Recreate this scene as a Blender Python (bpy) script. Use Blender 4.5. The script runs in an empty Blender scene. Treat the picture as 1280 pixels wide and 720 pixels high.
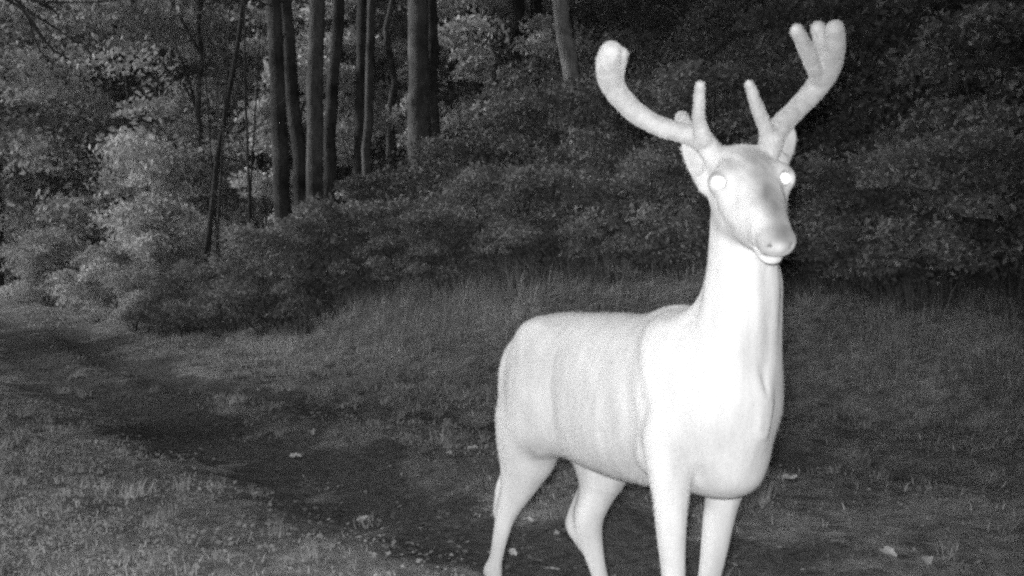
import bpy, math, random
import numpy as np
from mathutils import Vector, Matrix
random.seed(7)
RNG = np.random.default_rng(11)
SC = bpy.context.scene
COL = SC.collection
R = math.radians

# ------------------------------------------------------------------ camera, sky, light, exposure
CAM_Z = 1.05
PITCH = R(2.5)
FPX = 1372.0                                   # focal length in pixels of a 1280 px wide picture
cam_d = bpy.data.cameras.new('camera')
cam = bpy.data.objects.new('camera', cam_d); COL.objects.link(cam)
cam.location = (0, 0, CAM_Z)
cam.rotation_euler = (R(90) - PITCH, 0, 0)
cam_d.sensor_width = 36.0
cam_d.lens = 36.0 * FPX / 1280.0
cam_d.clip_start = 0.05
cam_d.clip_end = 2000
SC.camera = cam

SUN_EL, SUN_AZ = R(26), R(-85)
world = bpy.data.worlds.new('World'); SC.world = world
world.use_nodes = True
wn = world.node_tree; wn.nodes.clear()
sky = wn.nodes.new('ShaderNodeTexSky'); sky.sky_type = 'NISHITA'; sky.sun_disc = False
sky.sun_elevation = SUN_EL; sky.sun_rotation = SUN_AZ
bw = wn.nodes.new('ShaderNodeRGBToBW')         # the infrared camera sees one channel only
bg = wn.nodes.new('ShaderNodeBackground'); bg.inputs['Strength'].default_value = 0.036
wo = wn.nodes.new('ShaderNodeOutputWorld')
wn.links.new(sky.outputs[0], bw.inputs[0]); wn.links.new(bw.outputs[0], bg.inputs[0])
wn.links.new(bg.outputs[0], wo.inputs[0])

# last daylight slanting in from the left, where the track leaves the woods
sd = bpy.data.lights.new('sun', 'SUN'); sd.energy = 3.1; sd.angle = R(15)
so = bpy.data.objects.new('sun', sd); COL.objects.link(so)
_sv = Vector((-0.85, 0.08, 0.42))
so.rotation_euler = _sv.to_track_quat('Z', 'Y').to_euler()

# the trail camera's own infrared flash: an LED array just above and left of its lens
fl = bpy.data.lights.new('camera_flash', 'SPOT'); fl.energy = 560.0
fl.spot_size = R(82); fl.spot_blend = 1.0; fl.shadow_soft_size = 0.035
fo = bpy.data.objects.new('camera_flash', fl); COL.objects.link(fo)
fo.location = (-0.025, -0.01, CAM_Z + 0.05)
fo.rotation_euler = (R(90 - 4.5), 0, R(8.0))

SC.view_settings.view_transform = 'Standard'; SC.view_settings.look = 'None'
SC.view_settings.exposure = 0.0; SC.view_settings.gamma = 1.0
SC.cycles.pixel_filter_type = 'BLACKMAN_HARRIS'; SC.cycles.filter_width = 2.6   # a soft little lens
SC.cycles.use_denoising = False                # keep the sensor-like grain of a night picture
SC.cycles.use_adaptive_sampling = True; SC.cycles.adaptive_threshold = 0.05; SC.cycles.adaptive_min_samples = 20
SC.cycles.max_bounces = 4; SC.cycles.diffuse_bounces = 2; SC.cycles.glossy_bounces = 2
SC.cycles.transmission_bounces = 3; SC.cycles.transparent_max_bounces = 4

# ------------------------------------------------------------------ helpers
_f = np.array([0, math.cos(PITCH), -math.sin(PITCH)])
_u = np.array([0, math.sin(PITCH), math.cos(PITCH)])
_r = np.array([1.0, 0, 0])
def P(px, py, d):
    """survey helper: the point seen at a pixel of the photograph, d metres away"""
    return np.array([0, 0, CAM_Z]) + d * (_f + (px - 640) / FPX * _r + (360 - py) / FPX * _u)

def tag(o, label=None, cat=None, group=None, kind=None):
    if label: o['label'] = label
    if cat: o['category'] = cat
    if group: o['group'] = group
    if kind: o['kind'] = kind
    return o

def empty(name, loc=(0, 0, 0), rz=0.0):
    o = bpy.data.objects.new(name, None); COL.objects.link(o)
    o.location = tuple(loc); o.rotation_euler = (0, 0, rz); o.empty_display_size = 0.2
    return o

def mesh_np(name, verts, faces, mat, parent=None, smooth=False, tone=None):
    """verts (n,3), faces (m,k) arrays -> one mesh object"""
    verts = np.asarray(verts, dtype=np.float32); faces = np.asarray(faces, dtype=np.int32)
    me = bpy.data.meshes.new(name)
    n, (m, k) = len(verts), faces.shape
    me.vertices.add(n); me.vertices.foreach_set('co', verts.ravel())
    me.loops.add(m * k); me.loops.foreach_set('vertex_index', faces.ravel())
    me.polygons.add(m)
    me.polygons.foreach_set('loop_start', np.arange(0, m * k, k, dtype=np.int32))
    me.polygons.foreach_set('loop_total', np.full(m, k, dtype=np.int32))
    if smooth: me.polygons.foreach_set('use_smooth', np.ones(m, dtype=bool))
    if tone is not None:
        a = me.attributes.new('tone', 'FLOAT', 'POINT'); a.data.foreach_set('value', np.asarray(tone, dtype=np.float32))
    me.update(calc_edges=True); me.validate()
    if mat: me.materials.append(mat)
    o = bpy.data.objects.new(name, me); COL.objects.link(o)
    if parent: o.parent = parent
    return o

def link_copy(o, parent=None):
    c = o.copy(); COL.objects.link(c)
    if parent is not None: c.parent = parent
    return c

class Bag:
    """collects pieces for one mesh (quads only)"""
    def __init__(s): s.v = []; s.f = []; s.n = 0
    def add(s, v, f):
        v = np.asarray(v, float); s.v.append(v); s.f.append(np.asarray(f, int) + s.n); s.n += len(v)
    def tube(s, pts, rad, seg=8, rough=0.0, rng=None):
        pts = np.asarray(pts, float); rad = np.asarray(rad, float); n = len(pts)
        t = np.gradient(pts, axis=0); t /= np.linalg.norm(t, axis=1)[:, None] + 1e-9
        ref = np.array([0.31, 0.92, 0.2]) if abs(t[0][2]) > 0.7 else np.array([0, 0, 1.0])
        a = np.cross(t, ref); a /= np.linalg.norm(a, axis=1)[:, None] + 1e-9
        b = np.cross(t, a)
        th = np.linspace(0, 2 * math.pi, seg, endpoint=False)
        rr = rad[:, None] * np.ones((n, seg))
        if rough: rr = rr * (1 + rough * (rng or RNG).standard_normal((n, seg)))
        v = pts[:, None, :] + rr[..., None] * (np.cos(th)[None, :, None] * a[:, None, :] + np.sin(th)[None, :, None] * b[:, None, :])
        i = np.arange(n - 1)[:, None] * seg; j = np.arange(seg)[None, :]; j2 = (j + 1) % seg
        f = np.stack([i + j, i + j2, i + seg + j2, i + seg + j], -1).reshape(-1, 4)
        s.add(v.reshape(-1, 3), f)
    def build(s, name, mat, parent=None, smooth=True):
        return mesh_np(name, np.concatenate(s.v), np.concatenate(s.f), mat, parent, smooth)

def rand_unit(n, rng=RNG):
    v = rng.standard_normal((n, 3)); return v / np.linalg.norm(v, axis=1)[:, None]

def leaves(cen, size, rng=RNG, normals=None, aspect=0.55, tone=None):
    """one diamond-shaped, slightly folded leaf of two triangles (a quad) at every centre"""
    n = len(cen); size = np.broadcast_to(np.asarray(size, float), (n,))
    nrm = rand_unit(n, rng) if normals is None else normals
    a = np.cross(nrm, rand_unit(n, rng)); a /= np.linalg.norm(a, axis=1)[:, None] + 1e-9
    b = np.cross(nrm, a)
    L = (a * size[:, None]); W = b * (size * aspect)[:, None]; K = nrm * (size * 0.16)[:, None]
    v = np.stack([cen - L, cen - W + K - L * 0.12, cen + L, cen + W + K - L * 0.12], 1)
    f = np.arange(4 * n).reshape(n, 4)
    t = rng.normal(1.0, 0.28, n) if tone is None else tone
    return v.reshape(-1, 3), f, np.repeat(t, 4)

# ------------------------------------------------------------------ materials (one channel: all grey)
def new_mat(name, rough=0.8, spec=0.2):
    m = bpy.data.materials.new(name); m.use_nodes = True
    nt = m.node_tree; b = nt.nodes['Principled BSDF']
    b.inputs['Roughness'].default_value = rough
    b.inputs['Specular IOR Level'].default_value = spec
    return m, nt, b
def node(nt, typ, **kw):
    n = nt.nodes.new(typ)
    for k, v in kw.items():
        if k in n.inputs: n.inputs[k].default_value = v
        else: setattr(n, k, v)
    return n
def noise(nt, co, scale, detail=4, rough=0.6):
    n = node(nt, 'ShaderNodeTexNoise'); n.inputs['Scale'].default_value = scale
    n.inputs['Detail'].default_value = detail; n.inputs['Roughness'].default_value = rough
    nt.links.new(co, n.inputs['Vector']); return n.outputs['Fac']
def remap(nt, fac, lo, hi, a=0.3, b=0.7):
    n = node(nt, 'ShaderNodeMapRange'); nt.links.new(fac, n.inputs[0])
    n.inputs[1].default_value = a; n.inputs[2].default_value = b
    n.inputs[3].default_value = lo; n.inputs[4].default_value = hi
    return n.outputs[0]
def math2(nt, op, a, b):
    n = node(nt, 'ShaderNodeMath', operation=op)
    for i, x in enumerate((a, b)):
        if isinstance(x, (int, float)): n.inputs[i].default_value = x
        else: nt.links.new(x, n.inputs[i])
    return n.outputs[0]
def coords(nt):
    g = node(nt, 'ShaderNodeNewGeometry'); return g.outputs['Position']

def leaf_mat(name, albedo, var=0.25, transl=0.25):
    m, nt, b = new_mat(name, 0.6, 0.25)
    co = coords(nt)
    at = node(nt, 'ShaderNodeAttribute', attribute_name='tone')
    big = remap(nt, noise(nt, co, 0.55, 5, 0.65), 1 - var, 1 + var)
    mid = remap(nt, noise(nt, co, 3.5, 4), 0.80, 1.20)
    v = math2(nt, 'MULTIPLY', math2(nt, 'MULTIPLY', big, mid), at.outputs['Fac'])
    v = math2(nt, 'MULTIPLY', v, albedo)
    v = math2(nt, 'MAXIMUM', v, 0.01)
    nt.links.new(v, b.inputs['Base Color'])
    tr = node(nt, 'ShaderNodeBsdfTranslucent'); nt.links.new(v, tr.inputs['Color'])
    mx = node(nt, 'ShaderNodeMixShader'); mx.inputs[0].default_value = transl
    out = nt.nodes['Material Output']
    nt.links.new(b.outputs[0], mx.inputs[1]); nt.links.new(tr.outputs[0], mx.inputs[2]); nt.links.new(mx.outputs[0], out.inputs[0])
    return m

M = {}
M['leaf'] = leaf_mat('leaf', 0.235, 0.40)
M['leaf_pale_lit'] = leaf_mat('pale_lit_leaf', 0.60, 0.25)  # pale leaves, lightened further to carry the daylight at the open left
M['leaf_dark'] = leaf_mat('dark_leaf', 0.20, 0.35)
M['grass'] = leaf_mat('grass_blade', 0.43, 0.35, 0.2)
M['litter'] = leaf_mat('dry_leaf', 0.42, 0.2, 0.1)

def bark(name, lo, hi):
    m, nt, b = new_mat(name, 0.95, 0.1)
    co = coords(nt)
    mp = node(nt, 'ShaderNodeMapping'); mp.inputs['Scale'].default_value = (1, 1, 0.22); nt.links.new(co, mp.inputs[0])
    a = noise(nt, mp.outputs[0], 38, 5, 0.7); c = noise(nt, co, 3.0, 4, 0.6)
    v = math2(nt, 'MULTIPLY', remap(nt, a, lo, hi), remap(nt, c, 0.4, 1.6))
    nt.links.new(v, b.inputs['Base Color'])
    bp = node(nt, 'ShaderNodeBump'); bp.inputs['Strength'].default_value = 0.9; bp.inputs['Distance'].default_value = 0.02
    nt.links.new(a, bp.inputs['Height']); nt.links.new(bp.outputs[0], b.inputs['Normal'])
    return m
M['bark'] = bark('grey_bark', 0.07, 0.17)
M['bark_dark'] = bark('dark_bark', 0.045, 0.115)
M['bark_pale'] = bark('pale_mottled_bark', 0.16, 0.50)

# ------------------------------------------------------------------ terrain
FAR = np.array([(9, 1.2), (4.5, 3.5), (2.2, 4.9), (-0.6, 6.7), (-2.6, 8.2), (-4.7, 11.8), (-6.9, 17), (-11, 28), (-20, 48), (-40, 90)], float)
NEAR = np.array([(7.5, -2.0), (3.0, 1.7), (0.65, 3.35), (-0.24, 4.1), (-0.8, 4.85), (-2.3, 6.8), (-4.2, 9.3), (-7.2, 15.5), (-11.8, 27), (-21, 47), (-41, 89)], float)
def smooth_poly(p, n=6):
    for _ in range(2):
        q = [p[0]]
        for a, b in zip(p[:-1], p[1:]):
            q += [a * .75 + b * .25, a * .25 + b * .75]
        q.append(p[-1]); p = np.array(q)
    return p
FAR = smooth_poly(FAR); NEAR = smooth_poly(NEAR)
def sdist(x, y, poly):
    """signed distance to a polyline that runs right to left; positive beyond it (away from the camera)"""
    x = np.asarray(x, float); y = np.asarray(y, float)
    best = np.full(x.shape, 1e9); sg = np.ones(x.shape)
    for (ax, ay), (bx, by) in zip(poly[:-1], poly[1:]):
        dx, dy = bx - ax, by - ay; L2 = dx * dx + dy * dy
        t = np.clip(((x - ax) * dx + (y - ay) * dy) / L2, 0, 1)
        ex, ey = x - ax - t * dx, y - ay - t * dy
        d = ex * ex + ey * ey
        cr = dx * ey - dy * ex
        m = d < best
        best = np.where(m, d, best); sg = np.where(m, np.where(cr < 0, 1.0, -1.0), sg)
    return np.sqrt(best) * sg
def wav(x, y, s, k):
    return (np.sin(x * s * 1.3 + k) * np.cos(y * s + k * 2.1) + 0.6 * np.sin((x + y) * s * 1.9 + k * 3) * np.cos((x - y) * s * 1.6 - k) + 0.35 * np.sin(x * s * 4.1 - y * s * 2.7 + k * 5))
def height(x, y):
    x = np.asarray(x, float); y = np.asarray(y, float)
    e = sdist(x, y, FAR); n = sdist(x, y, NEAR)
    z = 0.018 * wav(x, y, 2.3, 1.0) + 0.008 * wav(x, y, 7.0, 2.0)
    z = z - 0.085 * np.exp(-(e / 0.30) ** 2) - 0.085 * np.exp(-(n / 0.34) ** 2)
    z = z + 0.03 * np.exp(-((e + 0.75) / 0.4) ** 2)
    up = np.clip(e - 1.2, 0, None)
    z = z + 12.5 * (1 - np.exp(-(up * 0.44 + 0.006 * up * up) / 12.5)) + np.clip(up, 0, 3) / 3 * 0.14 * wav(x, y, 0.8, 4.0)
    back = np.clip(-n - 5.0, 0, None)
    z = z + 0.08 * np.minimum(back, 20)
    return z
def hz(x, y): return float(height(np.array([x]), np.array([y]))[0])

def axis_grid(lo, hi, c0, c1, fine, grow):
    pts = list(np.arange(c0, c1, fine)); s = fine; x = c1
    while x < hi: pts.append(x); s *= grow; x += s
    pts.append(hi); s = fine; x = c0 - fine
    while x > lo: pts.insert(0, x); s *= grow; x -= s
    pts.insert(0, lo); return np.array(pts)
gx = axis_grid(-300, 300, -7, 5, 0.05, 1.09); gy = axis_grid(-60, 400, 1.5, 11, 0.05, 1.09)
GX, GY = np.meshgrid(gx, gy)
GZ = height(GX, GY)
far_r = np.clip((np.hypot(GX, GY) - 60) / 100, 0, 1)
GV = np.stack([GX, GY, GZ], -1).reshape(-1, 3)
ny, nx = GX.shape
_i = (np.arange(ny - 1)[:, None] * nx + np.arange(nx - 1)[None, :])
GF = np.stack([_i, _i + 1, _i + nx + 1, _i + nx], -1).reshape(-1, 4)
# what the soil itself is: 1 grassy or leafy, 0 bare wet mud in the wheel ruts
ge = sdist(GX, GY, FAR); gn = sdist(GX, GY, NEAR)
def mud(e, n, x, y):
    w = 0.15 * wav(x, y, 1.7, 3.0) + 0.09 * wav(x, y, 5.3, 1.0) + 0.04 * wav(x, y, 13.0, 2.0)
    a = np.exp(-((e + 0.05 + w) / 0.42) ** 2); b = np.exp(-((n - 0.05 + w) / 0.31) ** 2)
    a = a * np.clip(1.0 - (x - 0.2) * 0.5, 0.35, 1)                    # the far rut is half grown over at the right
    return np.clip(np.maximum(a, b) * 1.25, 0, 1) * np.clip((18 - y) / 5, 0.1, 1)
soil = mud(ge, gn, GX, GY).ravel()
m, nt, b = new_mat('forest_soil', 0.95, 0.1)
co = coords(nt)
at = node(nt, 'ShaderNodeAttribute', attribute_name='tone')
dirt = math2(nt, 'MULTIPLY', remap(nt, noise(nt, co, 9, 6, 0.7), 0.10, 0.42), remap(nt, noise(nt, co, 1.1, 4), 0.65, 1.35))
wet = remap(nt, noise(nt, co, 22, 5, 0.7), 0.06, 0.17)
mx = node(nt, 'ShaderNodeMix'); nt.links.new(remap(nt, math2(nt, 'ADD', at.outputs['Fac'], remap(nt, noise(nt, co, 5, 5, 0.7), -0.35, 0.35)), 0, 1, 0.25, 0.8), mx.inputs[0])
nt.links.new(dirt, mx.inputs[2]); nt.links.new(wet, mx.inputs[3])
nt.links.new(mx.outputs[0], b.inputs['Base Color'])
bp = node(nt, 'ShaderNodeBump'); bp.inputs['Strength'].default_value = 1.0; bp.inputs['Distance'].default_value = 0.04
nt.links.new(noise(nt, co, 16, 7, 0.75), bp.inputs['Height']); nt.links.new(bp.outputs[0], b.inputs['Normal'])
ground = mesh_np('ground', GV, GF, m, None, True, soil)
tag(ground, 'rutted dirt track with grassy middle below a leafy bank', kind='structure')

# ------------------------------------------------------------------ grass
def in_view(x, y, margin=0.08):
    return np.abs(x / np.maximum(y, 0.1)) < (0.4665 + margin)
def blades(x, y, hgt, wid, lean, rng=RNG, tone=1.0, tvar=0.3):
    n = len(x); z = height(x, y) - 0.004
    base = np.stack([x, y, z], 1)
    az = rng.uniform(0, 2 * math.pi, n); d = np.stack([np.cos(az), np.sin(az), np.zeros(n)], 1)
    wa = rng.uniform(0, 2 * math.pi, n); w = np.stack([np.cos(wa), np.sin(wa), np.zeros(n)], 1) * (wid / 2)[:, None]
    ln = rng.uniform(0.15, 1.0, n)[:, None] * lean
    mid = base + d * (hgt[:, None] * ln * 0.35) + np.array([0, 0, 1.0]) * (hgt * 0.6)[:, None]
    tip = base + d * (hgt[:, None] * ln) + np.array([0, 0, 1.0]) * (hgt * (1.0 - 0.35 * ln[:, 0] ** 2))[:, None]
    v = np.stack([base - w, base + w, mid + w * 0.7, tip, mid - w * 0.7], 1)
    f = np.concatenate([np.stack([np.arange(n) * 5 + k for k in (0, 1, 2, 4)], 1), np.stack([np.arange(n) * 5 + k for k in (4, 2, 3, 3)], 1)])
    # the tip face as a triangle given as a quad would be degenerate, so build tris
    q = np.arange(n) * 5
    tri = np.concatenate([np.stack([q, q + 1, q + 2], 1), np.stack([q, q + 2, q + 4], 1), np.stack([q + 4, q + 2, q + 3], 1)])
    t = np.repeat(rng.normal(tone, tvar, n), 5)
    return v.reshape(-1, 3), tri, t
def scatter(n, x0, x1, y0, y1, keep, rng=RNG):
    x = rng.uniform(x0, x1, n); y = rng.uniform(y0, y1, n)
    k = rng.uniform(0, 1, n) < keep(x, y) * in_view(x, y)
    return x[k], y[k]
def keep_short(x, y):
    e = sdist(x, y, FAR); n_ = sdist(x, y, NEAR)
    mu = mud(e, n_, x, y)
    patch = np.clip(0.72 + 0.28 * wav(x, y, 1.6, 7.0), 0.08, 1)
    verge = np.where(n_ < 0, np.clip((-n_ - 0.15) / 1.1, 0, 1) ** 1.3, np.where(e > 0.3, 0.65, 0.7))
    verge = verge * np.clip(0.75 + 0.5 * wav(x, y, 3.7, 0.4), 0.1, 1)
    right = np.clip(1.0 - (x - 0.1) * 0.8, 0.12, 1.0)
    return np.clip((1 - mu) ** 1.5 * patch * verge * right * np.clip(15.0 / y, 0, 1) , 0, 1)
X1, Y1 = scatter(560000, -10, 6.0, 2.4, 22, keep_short)
n1 = len(X1)
hh = RNG.uniform(0.012, 0.055, n1) * np.clip(0.8 + 0.35 * wav(X1, Y1, 0.9, 2.5), 0.4, 1.6)
v, f, t = blades(X1, Y1, hh, np.clip(0.0010 * Y1, 0.002, 0.03) * RNG.uniform(0.8, 1.5, n1), 1.2, tone=1.0, tvar=0.15)
g = mesh_np('grass', v, f, M['grass'], None, False, t)
tag(g, 'short pale grass growing on the verges and middle of the track', 'grass', kind='stuff')

def keep_tall(x, y):
    e = sdist(x, y, FAR)
    return np.where((e > 0.8) & (e < 3.6), np.clip((e - 0.8) / 0.8, 0, 1) * np.clip((3.9 - e) / 0.8, 0, 1) * np.clip(0.7 + 0.3 * wav(x, y, 1.1, 5), 0.15, 1), 0)
X2, Y2 = scatter(420000, -11, 7.5, 2.5, 22, keep_tall)
n2 = len(X2); e2 = sdist(X2, Y2, FAR)
hh = RNG.uniform(0.05, 0.28, n2) * np.clip((e2 - 0.5) / 1.8, 0.25, 1) * np.clip(0.9 + 0.3 * wav(X2, Y2, 0.7, 9), 0.4, 1.5)
v, f, t = blades(X2, Y2, hh, np.clip(0.0007 * Y2, 0.003, 0.014) * RNG.uniform(0.8, 1.4, n2), 0.8, tone=np.clip(0.68 - 0.05 * X2, 0.42, 0.95), tvar=0.10)  # blade tone drops to the right, imitating the weaker light there
g = mesh_np('tall_grass', v, f, M['grass'], None, False, t)
tag(g, 'taller fine grass in a band along the foot of the bank', 'tall grass', kind='stuff')

X4, Y4 = scatter(330000, -5, 4.5, 2.4, 9, lambda x, y: keep_short(x, y) * np.clip(0.6 + 0.5 * wav(x, y, 2.6, 1.5), 0.1, 1))
cen = np.stack([X4, Y4, height(X4, Y4) + RNG.uniform(0.005, 0.035, len(X4))], 1)
nn = rand_unit(len(cen)) * 0.4 + np.array([0, -0.3, 1.0]); nn /= np.linalg.norm(nn, axis=1)[:, None]
v, f, t = leaves(cen, RNG.uniform(0.003, 0.009, len(cen)), normals=nn, aspect=0.8, tone=RNG.normal(0.8, 0.1, len(cen)))
g = mesh_np('clover', v, f, M['grass'], None, False, t)
tag(g, 'tiny leaved clover and weeds between the short grass of the verges', 'ground cover', kind='stuff')

cx_, cy_ = scatter(5200, -5, 4.5, 2.4, 10, lambda x, y: keep_short(x, y) * 0.6 + 0.02)
rep_n = 26; X6 = np.repeat(cx_, rep_n) + RNG.normal(0, 0.022, len(cx_) * rep_n); Y6 = np.repeat(cy_, rep_n) + RNG.normal(0, 0.022, len(cx_) * rep_n)
hh = np.repeat(RNG.uniform(0.03, 0.10, len(cx_)), rep_n) * RNG.uniform(0.5, 1.1, len(X6))
v, f, t = blades(X6, Y6, hh, np.clip(0.0009 * Y6, 0.002, 0.008) * RNG.uniform(0.8, 1.4, len(X6)), 1.3, tone=np.repeat(RNG.uniform(0.55, 1.05, len(cx_)), rep_n), tvar=0.08)
g = mesh_np('grass_tufts', v, f, M['grass'], None, False, t)
tag(g, 'scattered drooping tufts of coarser grass on the verge and the middle', 'grass', kind='stuff')
X5, Y5 = scatter(26000, -4, 3.5, 2.4, 7.5, lambda x, y: np.clip(0.25 + 0.7 * wav(x, y, 2.1, 6.5), 0.02, 1) * (1 - 0.93 * mud(sdist(x, y, FAR), sdist(x, y, NEAR), x, y)) * np.clip(-sdist(x, y, NEAR), 0.12, 1))
cen = np.stack([X5, Y5, height(X5, Y5) + RNG.uniform(0.008, 0.04, len(X5))], 1)
nn = rand_unit(len(cen)) * 0.45 + np.array([0, -0.4, 1.0]); nn /= np.linalg.norm(nn, axis=1)[:, None]
v, f, t = leaves(cen, RNG.uniform(0.005, 0.013, len(cen)), normals=nn, aspect=0.75, tone=RNG.normal(0.6, 0.12, len(cen)))
g = mesh_np('weeds', v, f, M['grass'], None, False, t)
tag(g, 'small broad leaved weeds in loose patches on the track and verge', 'weeds', kind='stuff')

# ------------------------------------------------------------------ leaf litter and loose leaves
def keep_lit(x, y):
    e = sdist(x, y, FAR); n_ = sdist(x, y, NEAR)
    p = np.clip(0.25 + 0.6 * wav(x, y, 1.3, 11.0), 0.03, 1)
    return p * np.where(e > 1.5, 0.2, 1) * (0.4 + 0.6 * mud(e, n_, x, y))
X3, Y3 = scatter(42000, -5, 4.5, 2.4, 10, keep_lit)
cen = np.stack([X3, Y3, height(X3, Y3) + 0.006], 1)
nn = rand_unit(len(cen)) * 0.45 + np.array([0, 0, 1.0]); nn /= np.linalg.norm(nn, axis=1)[:, None]
v, f, t = leaves(cen, RNG.uniform(0.004, 0.015, len(cen)), normals=nn, aspect=0.6, tone=RNG.uniform(0.2, 0.6, len(cen)))
g = mesh_np('leaf_litter', v, f, M['litter'], None, False, t)
tag(g, 'small dry leaves and scraps strewn over the track', 'leaf litter', kind='stuff')

def leaf_shape(seed, lobes):
    rg = np.random.default_rng(seed); k = 14
    th = np.linspace(0, 2 * math.pi, k, endpoint=False)
    r = 0.55 + 0.45 * np.abs(np.cos(th * lobes / 2)) + rg.normal(0, 0.05, k)
    ring = np.stack([r * np.cos(th), r * np.sin(th) * 0.62, 0.16 * rg.standard_normal(k) * 0.6 + 0.22 * np.abs(np.sin(th))], 1)
    vv = np.concatenate([[[0, 0, 0.0]], ring])
    ff = np.array([(0, 1 + i, 1 + (i + 1) % k) for i in range(k)])
    return vv, ff
spots = [(45, 545, 9), (985, 597, 14), (1000, 607, 9), (455, 649, 12), (118, 700, 11), (1048, 678, 12), (368, 570, 9), (350, 503, 9), (640, 690, 10), (1135, 668, 13),
         (1210, 655, 10), (1160, 700, 12), (915, 705, 9), (280, 690, 9), (75, 655, 8), (560, 566, 8), (590, 560, 8), (510, 537, 8), (178, 523, 8), (480, 660, 9),
         (700, 665, 13), (690, 712, 11), (1010, 712, 12), (1085, 708, 12), (390, 540, 8), (85, 640, 8), (150, 712, 11), (210, 706, 10), (660, 650, 9), (1185, 610, 9), (1110, 690, 14), (670, 700, 13)]
for i, (px, py, sz) in enumerate(spots):
    vv, ff = leaf_shape(i, 5 if i % 3 else 3)
    Y = 1.0
    for _ in range(30):                        # walk the view ray down to the ground
        p = P(px, py, Y); Y += (p[2] - hz(p[0], p[1]) - 0.015) / 0.45 * 0.5
    p = P(px, py, Y)
    s = sz * Y / FPX * 1.0
    lf = mesh_np('leaf', vv * s, ff, M['litter'], ground, False, np.full(len(vv), 1.15))
    lf.location = (p[0], p[1], hz(p[0], p[1]) + 0.014)
    lf.rotation_euler = (random.uniform(-.3, .5), random.uniform(-.3, .3), random.uniform(0, 6.28))

# ------------------------------------------------------------------ foliage helpers
def clump_leaves(c, r, n, size, rng=RNG, flat=0.8, shell=0.55):
    d = rand_unit(n, rng); d[:, 2] = np.abs(d[:, 2]) * 1.0 - 0.25
    rr = (shell + (1 - shell) * rng.uniform(0, 1, n) ** 0.7)[:, None] * r
    wob = 1 + 0.22 * np.sin(d[:, :1] * 7 + c[0] * 3) * np.cos(d[:, 1:2] * 6 + c[1] * 5) + 0.16 * rng.standard_normal((n, 1)) * 0.6
    pos = np.asarray(c) + d * rr * wob * np.array([1, 1, flat])
    nn = d * 0.55 + rand_unit(n, rng) * 0.8; nn /= np.linalg.norm(nn, axis=1)[:, None]
    return pos, nn

# undergrowth covering the bank: one mass
pos, nrm, siz, ton = [], [], [], []
rg = np.random.default_rng(5)
NC = 0
while NC < 1280:
    y = rg.uniform(6.0, 30.0); x = rg.uniform(-0.56, 0.53) * y
    if rg.uniform() > (10.0 / y) ** 1.1 : continue
    e = float(sdist(np.array([x]), np.array([y]), FAR)[0])
    if e < 2.9 or e > 20: continue
    rad = rg.uniform(0.22, 0.62) * (1 + 0.35 * wav(x, y, 0.5, 3)) * min(1.0, 0.5 + (e - 2.9) * 0.5)
    rad = max(rad, 0.15)
    if e > 5 and rg.uniform() < 0.35: rad *= 1.5
    z = hz(x, y) + rad * rg.uniform(0.1, 0.8) + (rg.uniform(0, 1.1) if e > 6 and rg.uniform() < 0.3 else 0)
    n = int(150 + 230 * rad / 0.5)
    p_, n_ = clump_leaves((x, y, z), rad, n, 0, rg, 0.85)
    pos.append(p_); nrm.append(n_); siz.append(rg.uniform(0.6, 1.3, n) * (0.012 + 0.0017 * y) * 0.95)
    ton.append(rg.normal(1.0, 0.22, n) * rg.uniform(0.65, 1.35)); NC += 1
pos = np.concatenate(pos); nrm = np.concatenate(nrm); siz = np.concatenate(siz); ton = np.concatenate(ton)
v, f, t = leaves(pos, siz, rg, nrm, 0.55, np.clip(ton, 0.2, 2))
g = mesh_np('undergrowth', v, f, M['leaf'], None, False, t)
tag(g, 'dense low leafy undergrowth covering the bank behind the track', 'undergrowth', kind='stuff')

# far woods on the upper bank, one mass beyond the trunks
pos, nrm, siz, ton = [], [], [], []
for k in range(1150):
    y = rg.uniform(20, 40); x = rg.uniform(-0.54, 0.54) * y
    g0 = hz(x, y); z = g0 + rg.uniform(0.3, 9.0 if x < -0.12 * y else 6.5)
    rad = rg.uniform(0.7, 1.6); n = 190
    p_, n_ = clump_leaves((x, y, z), rad, n, 0, rg, 0.7, 0.3)
    pos.append(p_); nrm.append(n_); siz.append(rg.uniform(0.0022, 0.0045, n) * y); ton.append(rg.normal(1.0, 0.15, n) * rg.uniform(0.7, 1.25))
v, f, t = leaves(np.concatenate(pos), np.concatenate(siz), rg, np.concatenate(nrm), 0.5, np.clip(np.concatenate(ton), 0.2, 2))
g = mesh_np('woods', v, f, M['leaf'], None, False, t)
tag(g, 'far mass of leafy woods rising beyond the trunks', 'woods', kind='stuff')

tw = Bag(); rgt = np.random.default_rng(41); k = 0
while k < 420:
    y = rgt.uniform(6.5, 14); x = rgt.uniform(-.5, .5) * y; e = float(sdist(np.array([x]), np.array([y]), FAR)[0])
    if e < 3.2 or e > 10: continue
    p0 = np.array([x, y, hz(x, y)]); L_ = rgt.uniform(.3, 1.3); d_ = np.array([rgt.normal(0, .35), rgt.normal(0, .3), 1.0]); q_ = [p0]
    for j in range(4): d_ = d_ + rgt.normal(0, .22, 3); q_.append(q_[-1] + d_ / np.linalg.norm(d_) * L_ / 4)
    tw.tube(q_, np.linspace(.005, .002, 5), 4); k += 1
    if k % 2: c_ = q_[2]; tw.tube([c_, c_ + rgt.normal(0, .12, 3) + [0, 0, .1], c_ + rgt.normal(0, .2, 3) + [0, 0, .25]], [.004, .003, .002], 4)
g = tw.build('twigs', M['bark'], None); tag(g, 'bare stalks and twigs tangled in the brush of the bank', 'twigs', kind='stuff')

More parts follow.
